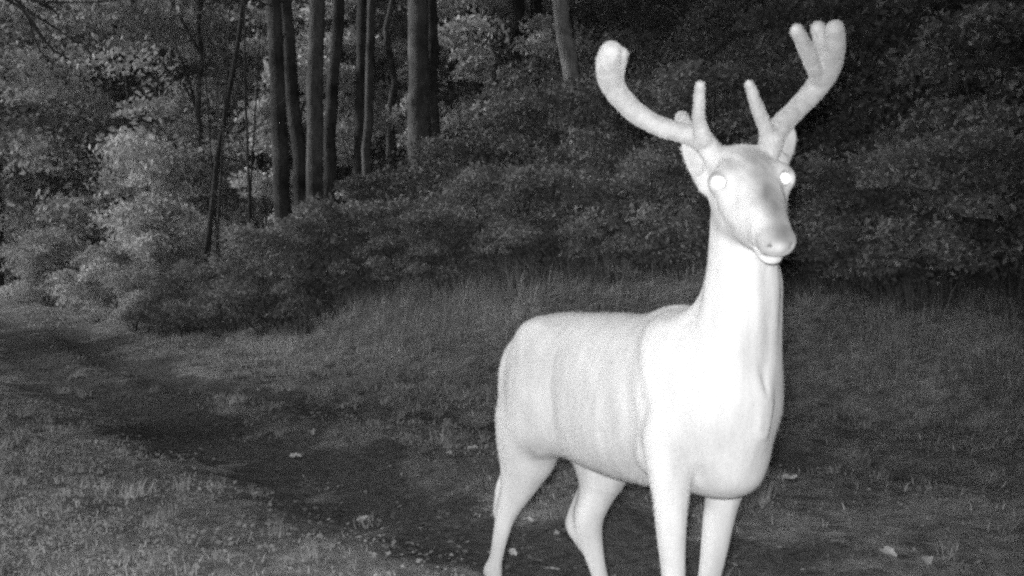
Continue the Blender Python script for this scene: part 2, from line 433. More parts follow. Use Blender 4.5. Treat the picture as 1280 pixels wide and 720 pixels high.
# ------------------------------------------------------------------ shrubs (things)
def shrub_parts(seed, mat, h=1.0, w=0.6, n_leaf=7000, n_clump=26, leaf=0.02):
    rg = np.random.default_rng(seed)
    root = empty('shrub')
    P_, N_, T_ = [], [], []
    stems = Bag()
    for k in range(n_clump):
        th = rg.uniform(0, 6.28); q = rg.uniform(0, 1) ** 0.6
        zz = h * rg.uniform(0.25, 0.95); ww = w * math.sqrt(max(0.05, 1 - ((zz / h - 0.45) / 0.6) ** 2))
        c = np.array([math.cos(th) * q * ww, math.sin(th) * q * ww, zz])
        pp, nn = clump_leaves(c, rg.uniform(0.12, 0.24) * (h + w) / 1.5, n_leaf // n_clump, 0, rg, 0.8, 0.35)
        P_.append(pp); N_.append(nn); T_.append(rg.normal(1, 0.2, len(pp)) * rg.uniform(0.75, 1.25))
        if k % 3 == 0:
            a = np.array([rg.normal(0, 0.04), rg.normal(0, 0.04), -0.05]); mid = (a + c) / 2 + rg.normal(0, 0.05, 3)
            stems.tube([a, a * .3 + mid * .7, mid, c], [0.013, 0.010, 0.007, 0.003], 5)
    v, f, t = leaves(np.concatenate(P_), rg.uniform(0.7, 1.3, sum(map(len, P_))) * leaf, rg, np.concatenate(N_), 0.5, np.clip(np.concatenate(T_), 0.2, 2))
    mesh_np('foliage', v, f, mat, root, False, t)
    stems.build('stem', M['bark_dark'], root)
    return root
def plant_copy(src, first, x, y, s, rz, label, cat, group, dz=0.0):
    r = src if first else link_copy(src)
    if not first:
        for c in src.children: link_copy(c, r)
    r.location = (x, y, hz(x, y) + dz); r.rotation_euler = (0, 0, rz); r.scale = (s, s, s)
    tag(r, label, cat, group); return r
def at_px(px, d): return (px - 640) / FPX * d, d

pale = shrub_parts(21, M['leaf_pale_lit'], 1.9, 1.0, 15000, 60, 0.036)
spec = [(135, 14.5, 0.62, 'low pale rounded shrub at the left beside the far end of the track'),
        (200, 16.5, 1.05, 'broad pale shrub behind the low rounded one at the left'),
        (255, 19.0, 1.45, 'tall pale leafy bush left of the leaning dead tree'),
        (60, 19.0, 0.80, 'pale shrub hugging the track at the left edge'),
        (105, 23.0, 1.30, 'large pale shrub higher up at the far left'),
        (15, 25.0, 0.9, 'smallest far pale shrub where the track leaves the picture'),
        (170, 12.6, 0.45, 'little pale shrub nearest the track on the left')]
for i, (px, d, s, lab) in enumerate(spec):
    x, y = at_px(px, d); plant_copy(pale, i == 0, x, y, s, i * 1.3, lab, 'shrub', 'pale shrubs along the left of the bank', -0.4 * s)
mid = shrub_parts(33, M['leaf'], 1.25, 0.75, 11000, 36, 0.024)
spec = [(1010, 8.3, 0.9, 'leafy shrub behind the antlers on the right of the deer'),
        (1110, 8.0, 0.95, 'dense shrub on the bank right of the head of the deer'),
        (1215, 7.6, 1.05, 'big shrub at the right edge of the picture'),
        (1265, 9.4, 1.4, 'taller shrub behind the one at the right edge'),
        (1140, 10.6, 1.6, 'tall bush high on the bank in the upper right'),
        (1030, 11.0, 1.5, 'tall bush behind the right antler'),
        (905, 10.3, 1.2, 'bush on the bank between the two antlers'),
        (820, 9.2, 0.9, 'bush below the left antler of the deer'),
        (755, 11.2, 1.2, 'bush at the foot of the pale mottled trunk'),
        (690, 9.6, 0.85, 'low bush above the rump of the deer'),
        (600, 10.4, 0.85, 'low bush under the thick pale trunk'),
        (500, 10.6, 0.8, 'low bush left of centre on the foot of the bank'),
        (415, 11.2, 0.8, 'low bush under the group of straight trunks'),
        (235, 12.2, 0.75, 'dim bush under the leaning dead tree'),
        (285, 11.6, 0.70, 'dim bush right of the foot of the leaning dead tree'),
        (345, 11.0, 0.95, 'dim bush hiding the foot of the touching dark pair'),
        (398, 11.4, 1.0, 'bush wrapping the foot of the grey straight trunk'),
        (470, 13.2, 0.8, 'bush on the crest hiding the foot of the pale slim trunk'),
        (572, 14.0, 0.9, 'bush on the crest right of the foot of the thickest trunk'),
        (655, 14.5, 1.1, 'bush on the crest before the shaded trunks'),
        (548, 10.0, 0.72, 'low bush between the two thick trunks, near the tall grass')]
for i, (px, d, s, lab) in enumerate(spec):
    x, y = at_px(px, d); plant_copy(mid, i == 0, x, y, s, i * 2.1, lab, 'shrub', 'shrubs on the bank', -0.22 * s)

# ------------------------------------------------------------------ trees
def crown_mesh(seed, n=5200, r=2.6, z0=0, zh=6, leaf=0.13):
    rg = np.random.default_rng(seed); P_, N_ = [], []
    k = 34
    for i in range(k):
        th = rg.uniform(0, 6.28); q = rg.uniform(0.1, 1) ** 0.6 * r; zz = rg.uniform(0, zh)
        q *= math.sqrt(max(0.08, 1 - ((zz - zh * .4) / (zh * .65)) ** 2))
        pp, nn = clump_leaves((q * math.cos(th), q * math.sin(th), z0 + zz), rg.uniform(0.5, 1.0), n // k, 0, rg, 0.6, 0.2)
        P_.append(pp); N_.append(nn)
    v, f, t = leaves(np.concatenate(P_), rg.uniform(0.7, 1.3, n // k * k) * leaf, rg, np.concatenate(N_), 0.5)
    return v, f, t
cv, cf, ct = crown_mesh(3)
crown0 = mesh_np('crown', cv, cf, M['leaf_dark'], None, False, ct); crown_me = crown0.data
bpy.data.objects.remove(crown0)

def tree(pts_px, d, w_px, mat, label, group, hgt=13.0, seed=0, snags=0, crown=True, depth_lean=0.0, name='tree', cat='tree'):
    """pts_px: pixel points (top of frame -> lowest visible) the trunk passes through"""
    rg = np.random.default_rng(seed)
    pw = [P(px, py, d + depth_lean * i) for i, (px, py) in enumerate(pts_px)]
    top, low = pw[0], pw[-1]
    dirv = (low - top) / (top[2] - low[2])
    gz = hz(low[0], low[1]); foot = low + dirv * (low[2] - gz) * 0.8; foot[2] = hz(foot[0], foot[1]) - 0.1
    up0 = pw[0] - pw[1] if len(pw) > 1 else -dirv
    up0 = up0 / up0[2]
    tip = top + up0 * (hgt - (top[2] - gz)) * np.array([0.6, 0.6, 1])
    root = empty(name, foot)
    keys = [foot] + pw[::-1] + [tip]
    L = []
    for a, b_ in zip(keys[:-1], keys[1:]):
        n = max(2, int(np.linalg.norm(b_ - a) / 0.35))
        for k in range(n): L.append(a + (b_ - a) * k / n)
    L.append(tip); L = np.array(L)
    for _ in range(2): L[1:-1] = (L[:-2] + 2 * L[1:-1] + L[2:]) / 4
    L[2:-1, :2] += rg.normal(0, 0.012, (len(L) - 3, 2)) * min(1, w_px / 15)
    r0 = w_px * d / FPX / 2
    hrel = (L[:, 2] - foot[2]) / hgt
    rad = r0 * (1.12 - 0.75 * hrel) * (1 + 0.5 * np.exp(-hrel * hgt / 0.35))
    B = Bag(); B.tube(L - foot, np.maximum(rad, 0.006), 14 if w_px > 9 else 7, 0.06, rg)
    B.build('trunk', mat, root)
    for k in range(snags):
        i = rg.integers(len(L) // 6, len(L) - 2); c = L[i] - foot
        ang = rg.uniform(0, 6.28); ln = rg.uniform(0.3, 1.1)
        dd = np.array([math.cos(ang), math.sin(ang) * 0.5, rg.uniform(-0.3, 0.5)]); q = [c]
        for j in range(5):
            dd = dd + rg.normal(0, 0.2, 3); dd /= np.linalg.norm(dd); q.append(q[-1] + dd * ln / 5)
        b2 = Bag(); b2.tube(q, np.linspace(max(0.006, rad[i] * 0.22), 0.003, 6), 5); b2.build('branch', mat, root)
    if crown:
        c = bpy.data.objects.new('crown', crown_me); COL.objects.link(c); c.parent = root
        zc = max(3.7, (top[2] - foot[2]) + 0.9)
        off = L[-1] - foot
        c.location = (off[0] * .8, off[1] * .8, zc); c.rotation_euler = (0, 0, rg.uniform(0, 6.28))
    tag(root, label, cat, group); return root

TG = 'tree trunks on the bank'
tree([(343, 0), (346, 100), (352, 235)], 12.5, 20, M['bark_dark'], 'straight dark trunk, left one of the touching pair', TG, seed=1, snags=4)
tree([(356, 0), (362, 90), (374, 200)], 12.9, 17, M['bark_dark'], 'dark trunk of the touching pair, right one, leaning away', TG, seed=2, snags=3)
tree([(397, 0), (395, 110), (392, 260)], 12.2, 20, M['bark'], 'grey straight trunk between the dark pair and its thinner neighbour', TG, seed=3, snags=3)
tree([(424, 0), (418, 100), (411, 210)], 13.2, 15, M['bark_dark'], 'thinner trunk just right of the grey straight one', TG, seed=4, snags=3)
tree([(454, 0), (452, 70), (450, 140)], 16.5, 14, M['bark_dark'], 'dark slim trunk close behind a pale slim one', TG, seed=5, snags=2)
tree([(465, 0), (462, 70), (460, 150)], 15.0, 11, M['bark'], 'pale slim trunk in front of the dark slim one', TG, seed=6, snags=1)
tree([(522, 0), (524, 60), (524, 130)], 14.2, 27, M['bark'], 'thickest grey trunk left of the centre of the picture', TG, seed=7, snags=2)
tree([(538, 0), (540, 60), (542, 120)], 16.0, 15, M['bark_dark'], 'dark trunk half hidden behind the thickest one', TG, seed=8, snags=1)
tree([(588, 0), (592, 50), (594, 95)], 18.5, 17, M['bark_dark'], 'dark trunk between the thickest trunk and the pair in the shade', TG, seed=9, snags=2)
tree([(645, 0), (648, 40), (650, 80)], 19.5, 22, M['bark_dark'], 'broad dark trunk in the shade left of the pale mottled trunk', TG, seed=10, snags=2)
tree([(670, 0), (669, 40), (668, 80)], 20.5, 16, M['bark_dark'], 'narrow dark trunk right beside the broad shaded one', TG, seed=11, snags=1)
tree([(699, 0), (709, 70), (723, 160)], 12.6, 20, M['bark_pale'], 'pale mottled trunk leaning left, left of the left antler', TG, seed=12, snags=2)
tree([(975, 0), (982, 40), (986, 90)], 15.5, 10, M['bark_dark'], 'thin dark trunk above the deer behind the right antler', TG, seed=13, snags=1)
tree([(1130, 0), (1137, 40), (1143, 90)], 15.0, 6, M['bark_dark'], 'thinnest dark stem in the upper right', TG, seed=14, snags=1, crown=False, hgt=7)
tree([(858, 0), (861, 60), (864, 120)], 17.0, 13, M['bark_dark'], 'dim trunk between the two antlers high up', TG, seed=15, snags=1)
tree([(306, 0), (292, 85), (272, 195)], 13.5, 8, M['bark_dark'], 'thin dead tree leaning right with bare twigs', TG, seed=16, snags=9, crown=False, hgt=6.5, name='dead_tree')
SG = 'thin saplings left of the trunks'
for i, (a, w, dd, lab) in enumerate([([(306, 90), (307, 140), (310, 195)], 4.5, 12.0, 'thin sapling between the leaning dead tree and the dark pair'),
                       ([(283, 110), (280, 150), (278, 175)], 3.5, 13.0, 'thin sapling hidden just right of the leaning dead tree foot'),
                       ([(257, 100), (260, 140), (263, 175)], 3.0, 13.5, 'thinnest sapling left of the leaning dead tree foot'),
                       ([(322, 105), (319, 140), (317, 170)], 3.0, 13.5, 'short sapling touching the left of the dark pair')]):
    tree(a, dd, w, M['bark_dark'], lab, SG, seed=30 + i, snags=3, crown=False, hgt=3.6, name='sapling', cat='sapling')

# leafy trees with foliage colour lightened for the dusk glow, filling the upper left, each crown its own mesh
def leafy_tree(px, d, h, w, seed, label, n=12000, k=50):
    rg = np.random.default_rng(seed); x, y = at_px(px, d); z0 = hz(x, y)
    root = empty('leafy_tree', (x, y, z0 - .05))
    B = Bag(); q = np.array([[rg.normal(0, .03) * i / 4, rg.normal(0, .03) * i / 4, h * .85 * i / 12] for i in range(13)])
    B.tube(q, np.linspace(0.09, 0.02, 13), 9, 0.04, rg); B.build('trunk', M['bark'], root)
    Ps, Ns, Ts = [], [], []
    for i in range(k):
        th = rg.uniform(0, 6.28); zz = h * rg.uniform(.04, 1.0); ww = w * math.sqrt(max(.06, 1 - ((zz / h - .42) / .62) ** 2)) * rg.uniform(.15, 1) ** .5
        c = np.array([math.cos(th) * ww, math.sin(th) * ww, zz])
        pp, nn = clump_leaves(c, rg.uniform(.45, .85) * w / 1.8, n // k, 0, rg, 0.75, 0.25)
        Ps.append(pp); Ns.append(nn); Ts.append(rg.normal(1, .14, len(pp)) * rg.uniform(.75, 1.15))
        if i % 6 == 0: L = Bag(); L.tube([q[min(11, int(zz / h * 10))], c * .5 + q[min(11, int(zz / h * 10))] * .5 + [0, 0, .1], c], [.03, .018, .006], 5); L.build('limb', M['bark'], root)
    v, f, t = leaves(np.concatenate(Ps), rg.uniform(.7, 1.3, n // k * k) * 0.0030 * d, rg, np.concatenate(Ns), .52, np.clip(np.concatenate(Ts), .2, 2))
    mesh_np('crown', v, f, M['leaf_pale_lit'], root, False, t)
    tag(root, label, 'tree', 'leafy trees among and beside the trunks')
leafy_tree(255, 20.0, 7.0, 2.0, 101, 'pale leafy tree left of the leaning dead tree, filling the gap beside it')
leafy_tree(165, 21.5, 7.5, 2.1, 102, 'pale leafy tree midway between the leaning dead tree and the left edge')
leafy_tree(75, 25.0, 9.0, 2.5, 103, 'far pale leafy tree behind the drooping bare branches')
leafy_tree(0, 24.0, 8.5, 2.4, 104, 'pale leafy tree cut by the left edge of the picture')
leafy_tree(325, 22.0, 7.5, 2.0, 105, 'pale leafy tree seen behind the touching dark pair of trunks')
leafy_tree(430, 20.0, 7.5, 1.8, 106, 'pale leafy tree glimpsed between the straight trunks')
leafy_tree(490, 18.0, 6.0, 1.2, 107, 'slender leafy tree in the gap left of the thickest trunk', 6000, 26)
leafy_tree(385, 17.0, 3.2, 0.9, 108, 'low leafy tree behind the grey straight trunk', 5000, 20)
leafy_tree(565, 21.0, 5.5, 1.2, 109, 'leafy tree in the gap right of the thickest trunk', 6000, 26)
leafy_tree(622, 17.5, 2.6, 1.0, 110, 'low leafy tree with light sprays left of the broad shaded trunk', 4500, 20)

# tree just outside the left edge whose bare, drooping branches reach into the top left corner
rgb = np.random.default_rng(77)
base = np.array([-4.6, 6.6, hz(-4.6, 6.6) - 0.1])
root = empty('overhanging_tree', base)
B = Bag(); B.tube([np.array([0, 0, z]) + rgb.normal(0, .02, 3) for z in np.linspace(0, 9, 24)], np.linspace(0.17, 0.07, 24), 12, 0.03, rgb); B.build('trunk', M['bark_dark'], root)
paths = [[(-60, -25), (10, -12), (35, 18), (45, 55), (60, 78)], [(-60, -25), (15, 0), (38, 22), (62, 60), (78, 72), (88, 70)],
         [(10, -10), (30, 10), (62, 30), (95, 52)], [(-40, -30), (40, 2), (70, 3), (120, 3), (150, 0)], [(50, 5), (68, 12), (75, 25)],
         [(38, 25), (50, 45), (72, 68), (100, 76)]]
for i, pp in enumerate(paths):
    q = np.array([P(a, b_ - 0, 6.2 + 0.12 * k) for k, (a, b_) in enumerate(pp)]) - base
    q = smooth_poly(q)
    b2 = Bag(); b2.tube(q, np.linspace(0.010, 0.003, len(q)), 6)
    for k in range(7):
        j = rgb.integers(2, len(q) - 1); dd = rgb.normal(0, 1, 3) * np.array([1, .5, 1]); dd[2] -= 0.6; dd /= np.linalg.norm(dd)
        b2.tube([q[j], q[j] + dd * 0.05, q[j] + dd * 0.12 + rgb.normal(0, .01, 3)], [0.003, 0.002, 0.0015], 4)
    b2.build('branch', M['bark_dark'], root)
pc, pn = [], []
for (a, b_, k, s) in [(8, 2, 60, .10), (88, 68, 30, .045), (30, 82, 16, .04), (0, 80, 26, .07), (60, -8, 30, .08)]:
    p = P(a, b_, 6.5) - base; pc.append(p + rgb.normal(0, 1, (k, 3)) * s)
pc = np.concatenate(pc)
v, f, t = leaves(pc, rgb.uniform(0.012, 0.024, len(pc)), rgb, None, 0.55, rgb.uniform(0.6, 1.6, len(pc)))
mesh_np('foliage', v, f, M['leaf_pale_lit'], root, False, t)
c = bpy.data.objects.new('crown', crown_me); COL.objects.link(c); c.parent = root; c.location = (-1.6, -1.4, 4.6); c.scale = (1.3, 1.6, 1.4)
tag(root, 'bare drooping branches hanging into the upper left corner', 'tree')

root = empty('shade_tree', (-10.4, 8.0, hz(-10.4, 8.0) - .1))  # unseen tree, added to keep the low sun off the right bank
B = Bag(); B.tube([np.array([0, 0, z]) + rgb.normal(0, .03, 3) for z in np.linspace(0, 12, 24)], np.linspace(0.3, 0.1, 24), 12, 0.03, rgb); B.build('trunk', M['bark_dark'], root)
c = bpy.data.objects.new('crown', crown_me); COL.objects.link(c); c.parent = root; c.location = (0, 0, 1.0); c.scale = (1.6, 2.4, 2.2)
tag(root, 'unseen big tree added left of the track to shade the right of the bank', 'tree')

# dead pole leaning on the brush of the bank
Y = 5.0
for _ in range(60):
    p = P(322, 372, Y); Y += (p[2] - hz(p[0], p[1])) * 0.8
b_ = P(322, 372, Y); a = P(384, 312, Y + 0.35)
lg = empty('fallen_log', b_)
B = Bag(); q = [b_ + (a - b_) * k / 8 + rgb.normal(0, .012, 3) - b_ for k in range(-1, 9)]
B.tube(q, np.linspace(0.035, 0.022, 10), 10, 0.05, rgb); B.build('trunk', M['bark_pale'], lg)
B = Bag(); B.tube([q[6], q[6] + np.array([0.07, -.05, .10]), q[6] + np.array([.12, -.06, .22])], [0.012, 0.008, 0.004], 6); B.build('branch', M['bark'], lg)
tag(lg, 'thin pale dead pole lying up the brush at the foot of the bank', 'log')

# ------------------------------------------------------------------ the deer
DO = np.array([0.43, 2.55, 0.0]); DA = np.array([0.553, -0.833, 0]); DA /= np.linalg.norm(DA); DL = np.array([-DA[1], DA[0], 0]); DZ = np.array([0, 0, 1.0])
def W2D(p): q = np.asarray(p, float) - DO; return np.array([q @ DA, q @ DL, q @ DZ])
def D2W(v): v = np.asarray(v, float); return DO + v[..., :1] * DA + v[..., 1:2] * DL + v[..., 2:3] * DZ
def D(px, py, d): return W2D(P(px, py, d))

def hermite(xs, ys, x):
    """smooth monotone-ish interpolation of a table"""
    xs = np.asarray(xs, float); ys = np.asarray(ys, float); m = np.gradient(ys, xs)
    x = np.clip(x, xs[0], xs[-1]); i = np.clip(np.searchsorted(xs, x) - 1, 0, len(xs) - 2)
    h = xs[i + 1] - xs[i]; t = (x - xs[i]) / h
    return ((2 * t**3 - 3 * t**2 + 1) * ys[i] + (t**3 - 2 * t**2 + t) * h * m[i] + (-2 * t**3 + 3 * t**2) * ys[i + 1] + (t**3 - t**2) * h * m[i + 1])

class Field:
    def __init__(s, lo, hi, h):
        s.lo = np.array(lo, float); s.h = h
        s.n = np.ceil((np.array(hi) - s.lo) / h).astype(int) + 1
        s.F = np.full(s.n, 0.5, np.float32)
        s.ax = [s.lo[i] + h * np.arange(s.n[i]) for i in range(3)]
    def win(s, lo, hi, pad):
        i0 = np.clip(((np.array(lo) - pad - s.lo) / s.h).astype(int), 0, s.n - 1); i1 = np.clip(((np.array(hi) + pad - s.lo) / s.h).astype(int) + 2, 1, s.n)
        sl = tuple(slice(a, b) for a, b in zip(i0, i1))
        X, Y, Z = np.meshgrid(*[s.ax[i][sl[i]] for i in range(3)], indexing='ij', sparse=True)
        return sl, X.astype(np.float32), Y.astype(np.float32), Z.astype(np.float32)
    def mix(s, sl, d, k, sub=False):
        a = s.F[sl]
        if sub:
            hh = np.clip(0.5 - 0.5 * (a + d) / k, 0, 1); s.F[sl] = a * (1 - hh) + (-d) * hh + k * hh * (1 - hh)
        else:
            hh = np.clip(0.5 + 0.5 * (a - d) / k, 0, 1); s.F[sl] = a * (1 - hh) + d * hh - k * hh * (1 - hh)
    def cone(s, a, b, ra, rb, k=0.02):
        a = np.asarray(a, float); b = np.asarray(b, float); r = max(ra, rb)
        sl, X, Y, Z = s.win(np.minimum(a, b) - r, np.maximum(a, b) + r, k + 0.02)
        ba = b - a; L2 = ba @ ba
        t = np.clip(((X - a[0]) * ba[0] + (Y - a[1]) * ba[1] + (Z - a[2]) * ba[2]) / L2, 0, 1)
        d = np.sqrt((X - a[0] - t * ba[0])**2 + (Y - a[1] - t * ba[1])**2 + (Z - a[2] - t * ba[2])**2) - (ra + (rb - ra) * t)
        s.mix(sl, d, k)
    def chain(s, pts, rad, k=0.015):
        pts = np.asarray(pts, float); r = max(rad)
        sl, X, Y, Z = s.win(pts.min(0) - r, pts.max(0) + r, k + 0.02); best = None
        for a, b, ra, rb in zip(pts[:-1], pts[1:], rad[:-1], rad[1:]):
            ba = b - a; L2 = ba @ ba + 1e-12
            t = np.clip(((X - a[0]) * ba[0] + (Y - a[1]) * ba[1] + (Z - a[2]) * ba[2]) / L2, 0, 1)
            d = np.sqrt((X - a[0] - t * ba[0])**2 + (Y - a[1] - t * ba[1])**2 + (Z - a[2] - t * ba[2])**2) - (ra + (rb - ra) * t)
            best = d if best is None else np.minimum(best, d)
        s.mix(sl, best.astype(np.float32), k)
    def ell(s, c, rad, ax=None, k=0.02, sub=False):
        c = np.asarray(c, float); rad = np.asarray(rad, float); r = rad.max()
        sl, X, Y, Z = s.win(c - r, c + r, k + 0.02)
        if ax is None: ax = np.eye(3)
        q = [((X - c[0]) * ax[i][0] + (Y - c[1]) * ax[i][1] + (Z - c[2]) * ax[i][2]) for i in range(3)]
        k0 = np.sqrt(sum((q[i] / rad[i])**2 for i in range(3))); k1 = np.sqrt(sum((q[i] / rad[i]**2)**2 for i in range(3))) + 1e-6
        s.mix(sl, k0 * (k0 - 1) / k1, k, sub)
    def loft(s, o, ax, tab, k=0.02, pw=2.0):
        """tab rows: station, centre1, centre2, half1, half2 along ax[0], across ax[1], ax[2]"""
        tab = np.asarray(tab, float); o = np.asarray(o, float)
        pts = np.array([o + ax[0] * r[0] + ax[1] * (r[1] + a * r[3]) + ax[2] * (r[2] + b * r[4]) for r in tab for a in (-1, 1) for b in (-1, 1)])
        sl, X, Y, Z = s.win(pts.min(0), pts.max(0), k + 0.02)
        q = [((X - o[0]) * ax[i][0] + (Y - o[1]) * ax[i][1] + (Z - o[2]) * ax[i][2]) for i in range(3)]
        S = tab[:, 0]; xc = np.clip(q[0], S[0], S[-1])
        c1, c2, h1, h2 = [hermite(S, tab[:, j], xc) for j in (1, 2, 3, 4)]
        h1 = np.maximum(h1, 0.004); h2 = np.maximum(h2, 0.004)
        g = (np.abs((q[1] - c1) / h1)**pw + np.abs((q[2] - c2) / h2)**pw)**(1 / pw)
        gg = np.sqrt(((q[1] - c1) / h1**2)**2 + ((q[2] - c2) / h2**2)**2) + 1e-6
        d = np.where(g > 0.05, g * (g - 1) / gg, -np.minimum(h1, h2))
        ov = np.maximum(np.abs(q[0] - xc), 0)
        d = np.where(ov > 0, np.sqrt(ov**2 + np.maximum(d, 0)**2), d)
        s.mix(sl, d.astype(np.float32), k)
    def mesh(s):
        F = s.F; ins = F < 0; n = s.n
        cnt = np.zeros(tuple(n - 1), np.int8)
        for dx in (0, 1):
            for dy in (0, 1):
                for dz in (0, 1): cnt += ins[dx:n[0] - 1 + dx, dy:n[1] - 1 + dy, dz:n[2] - 1 + dz]
        act = (cnt > 0) & (cnt < 8); I = np.argwhere(act)
        idx = np.full(act.shape, -1, np.int64); idx[act] = np.arange(len(I))
        acc = np.zeros((len(I), 3)); num = np.zeros(len(I))
        cor = [(a, b, c) for a in (0, 1) for b in (0, 1) for c in (0, 1)]
        for c0 in cor:
            for axis in range(3):
                if c0[axis]: continue
                c1 = list(c0); c1[axis] = 1
                f0 = F[I[:, 0] + c0[0], I[:, 1] + c0[1], I[:, 2] + c0[2]].astype(float); f1 = F[I[:, 0] + c1[0], I[:, 1] + c1[1], I[:, 2] + c1[2]].astype(float)
                m_ = (f0 < 0) != (f1 < 0); t = np.where(m_, f0 / np.where(m_, f0 - f1, 1), 0)
                p = np.array(c0, float)[None, :].repeat(len(I), 0); p[:, axis] = t
                acc[m_] += p[m_]; num[m_] += 1
        V = s.lo + (I + acc / num[:, None]) * s.h
        quads = []
        for axis in range(3):
            o1, o2 = [(1, 2), (2, 0), (0, 1)][axis]
            sl0 = [slice(1, n[i] - 1) for i in range(3)]; sl1 = list(sl0); sl0[axis] = slice(0, n[axis] - 1); sl1[axis] = slice(1, n[axis])
            a = ins[tuple(sl0)]; b = ins[tuple(sl1)]; E = np.argwhere(a != b)
            st = np.array([sl0[i].start for i in range(3)]); E0 = E + st
            def cell(d1, d2):
                c = E0.copy(); c[:, o1] += d1; c[:, o2] += d2; return idx[c[:, 0], c[:, 1], c[:, 2]]
            q = np.stack([cell(-1, -1), cell(0, -1), cell(0, 0), cell(-1, 0)], 1)
            fl_ = ~a[a != b]; q[fl_] = q[fl_][:, ::-1]; quads.append(q)
        return V, np.concatenate(quads)

H = 0.0045
fd = Field((-0.98, -0.36, -0.02), (0.52, 0.36, 1.38), H)
I3 = np.eye(3)
# torso: station, lateral centre, z centre, half width, half height
tt = [(-.755, .70, .62, .010), (-.73, .742, .58, .045), (-.68, .782, .53, .075), (-.61, .822, .50, .098), (-.55, .846, .480, .122), (-.42, .857, .462, .146), (-.28, .864, .448, .158),
      (-.16, .868, .450, .156), (-.05, .897, .458, .140), (.03, .878, .465, .120), (.10, .84, .480, .104), (.155, .80, .51, .083), (.19, .75, .56, .05), (.21, .70, .62, .012)]
fd.loft((0, 0, 0), I3, [(s, 0, (a + b) / 2, w, (a - b) / 2) for s, a, b, w in tt], 0.02, 2.15)
for sd_ in (-1, 1):
    # haunch, thigh, flank fold, hip point
    fd.ell((-.600, sd_ * .074, .635), (.108, .056, .155), k=.035)
    fd.ell((-.500, sd_ * .100, .655), (.112, .054, .17), k=.045)
    fd.ell((-.53, sd_ * .075, .79), (.045, .035, .035), k=.06)
    # shoulder blade, upper arm, point of shoulder
    fd.cone((-.01, sd_ * .078, .815), (.075, sd_ * .090, .64), .046, .052, .06)
    fd.cone((.070, sd_ * .088, .63), (-.01, sd_ * .100, .56), .050, .052, .04)
    fd.ell((.025, sd_ * .100, .70), (.065, .050, .15), k=.07)
# brisket keel between the forelegs
fd.ell((.09, 0, .53), (.10, .075, .06), k=.04)
# neck, lofted along z
ntab = [(.58, .06, 0, .10, .10), (.70, .085, 0, .115, .115), (.80, .105, 0, .105, .104), (.88, .128, -.002, .092, .090), (.96, .146, -.004, .082, .079), (1.04, .152, -.006, .076, .0735), (1.12, .158, -.008, .074, .070), (1.19, .16, -.012, .062, .060), (1.215, .16, -.012, .035, .035)]
fd.loft((0, 0, 0), np.array([[0, 0, 1.0], [1, 0, 0], [0, 1, 0]]), ntab, 0.075, 2.0)
# throat and neck muscles
fd.cone((.16, -.05, .95), (.14, -.070, .68), .022, .030, .06); fd.cone((.16, .05, .95), (.14, .060, .68), .022, .030, .06)

# head frame
HE = W2D(P(939.6, 226, 2.345)); yaw, pit = R(8), R(38)
hf = np.array([math.sin(yaw) * math.cos(pit), -math.cos(yaw) * math.cos(pit), -math.sin(pit)])
hl = np.array([math.cos(yaw), math.sin(yaw), 0.035]); hl -= hl @ hf * hf; hl /= np.linalg.norm(hl)
hu = np.cross(hl, hf); hu = hu if hu[2] > 0 else -hu
hw = np.array([hf, hl, hu])                                   # world
HA = np.array([[a @ DA, a @ DL, a @ DZ] for a in hw])         # deer frame axes
def HP(f, l, u): return HE + HA[0] * f + HA[1] * l + HA[2] * u
htab = [(-.125, -.005, .020, .022), (-.105, .024, -.075, .052), (-.07, .036, -.095, .064), (-.03, .044, -.104, .066), (.005, .046, -.104, .066), (.04, .040, -.112, .064), (.075, .032, -.107, .058),
        (.11, .027, -.095, .051), (.145, .024, -.079, .0445), (.175, .020, -.063, .0395), (.200, .010, -.044, .032), (.215, -.004, -.030, .020)]
fd.loft(HE, HA, [(f_, 0, (a + b) / 2, w, (a - b) / 2) for f_, a, b, w in htab], 0.022, 2.3)
for sd_ in (-1, 1):
    fd.ell(HP(-.008, sd_ * .058, .016), (.032, .016, .018), HA, .022)      # brow / orbit
    fd.ell(HP(.016, sd_ * .055, -.018), (.028, .014, .014), HA, .02)      # lower lid
    fd.cone(HP(.03, sd_ * .050, -.036), HP(.11, sd_ * .032, -.036), .018, .012, .025)   # cheek bone to muzzle
    fd.cone(HP(-.045, sd_ * .042, -.072), HP(.09, sd_ * .018, -.066), .022, .014, .02)  # jaw
    fd.ell(HP(.192, sd_ * .022, -.010), (.018, .014, .016), HA, .012)      # nostril wing
fd.cone(D(907, 214, 2.42), D(884, 184, 2.42), .026, .0215, .03); fd.cone(D(950, 208, 2.42), D(966, 178, 2.42), .026, .021, .03)   # pedicles
fd.ell(HP(.196, 0, -.014), (.026, .036, .027), HA, .012)                   # muzzle pad
fd.ell(HP(.176, 0, -.056), (.030, .026, .016), HA, .008)                   # lower lip / chin
# mouth groove and nostrils
for sd_ in (-1, 1):
    fd.ell(HP(.155, sd_ * .030, -.040), (.05, .006, .0035), HA, .006, True)
    fd.ell(HP(.207, sd_ * .020, -.008), (.010, .006, .0065), HA, .005, True)
fd.ell(HP(.212, 0, -.037), (.012, .022, .0035), HA, .006, True)
EYE_R = .0165
eyeL = W2D(P(898, 228, 2.330)); eyeR = W2D(P(981, 223, 2.350))
for e_ in (eyeL, eyeR):
    fd.ell(e_, (.022, .022, .022), None, .03)
def toward_cam(pd, dist):
    w = D2W(pd); v_ = np.array([0, 0, CAM_Z]) - w; return W2D(w + v_ / np.linalg.norm(v_) * dist)
for e_ in (eyeL, eyeR):
    fd.ell(toward_cam(e_, .024), (.0175, .0175, .0150), None, .004, True)
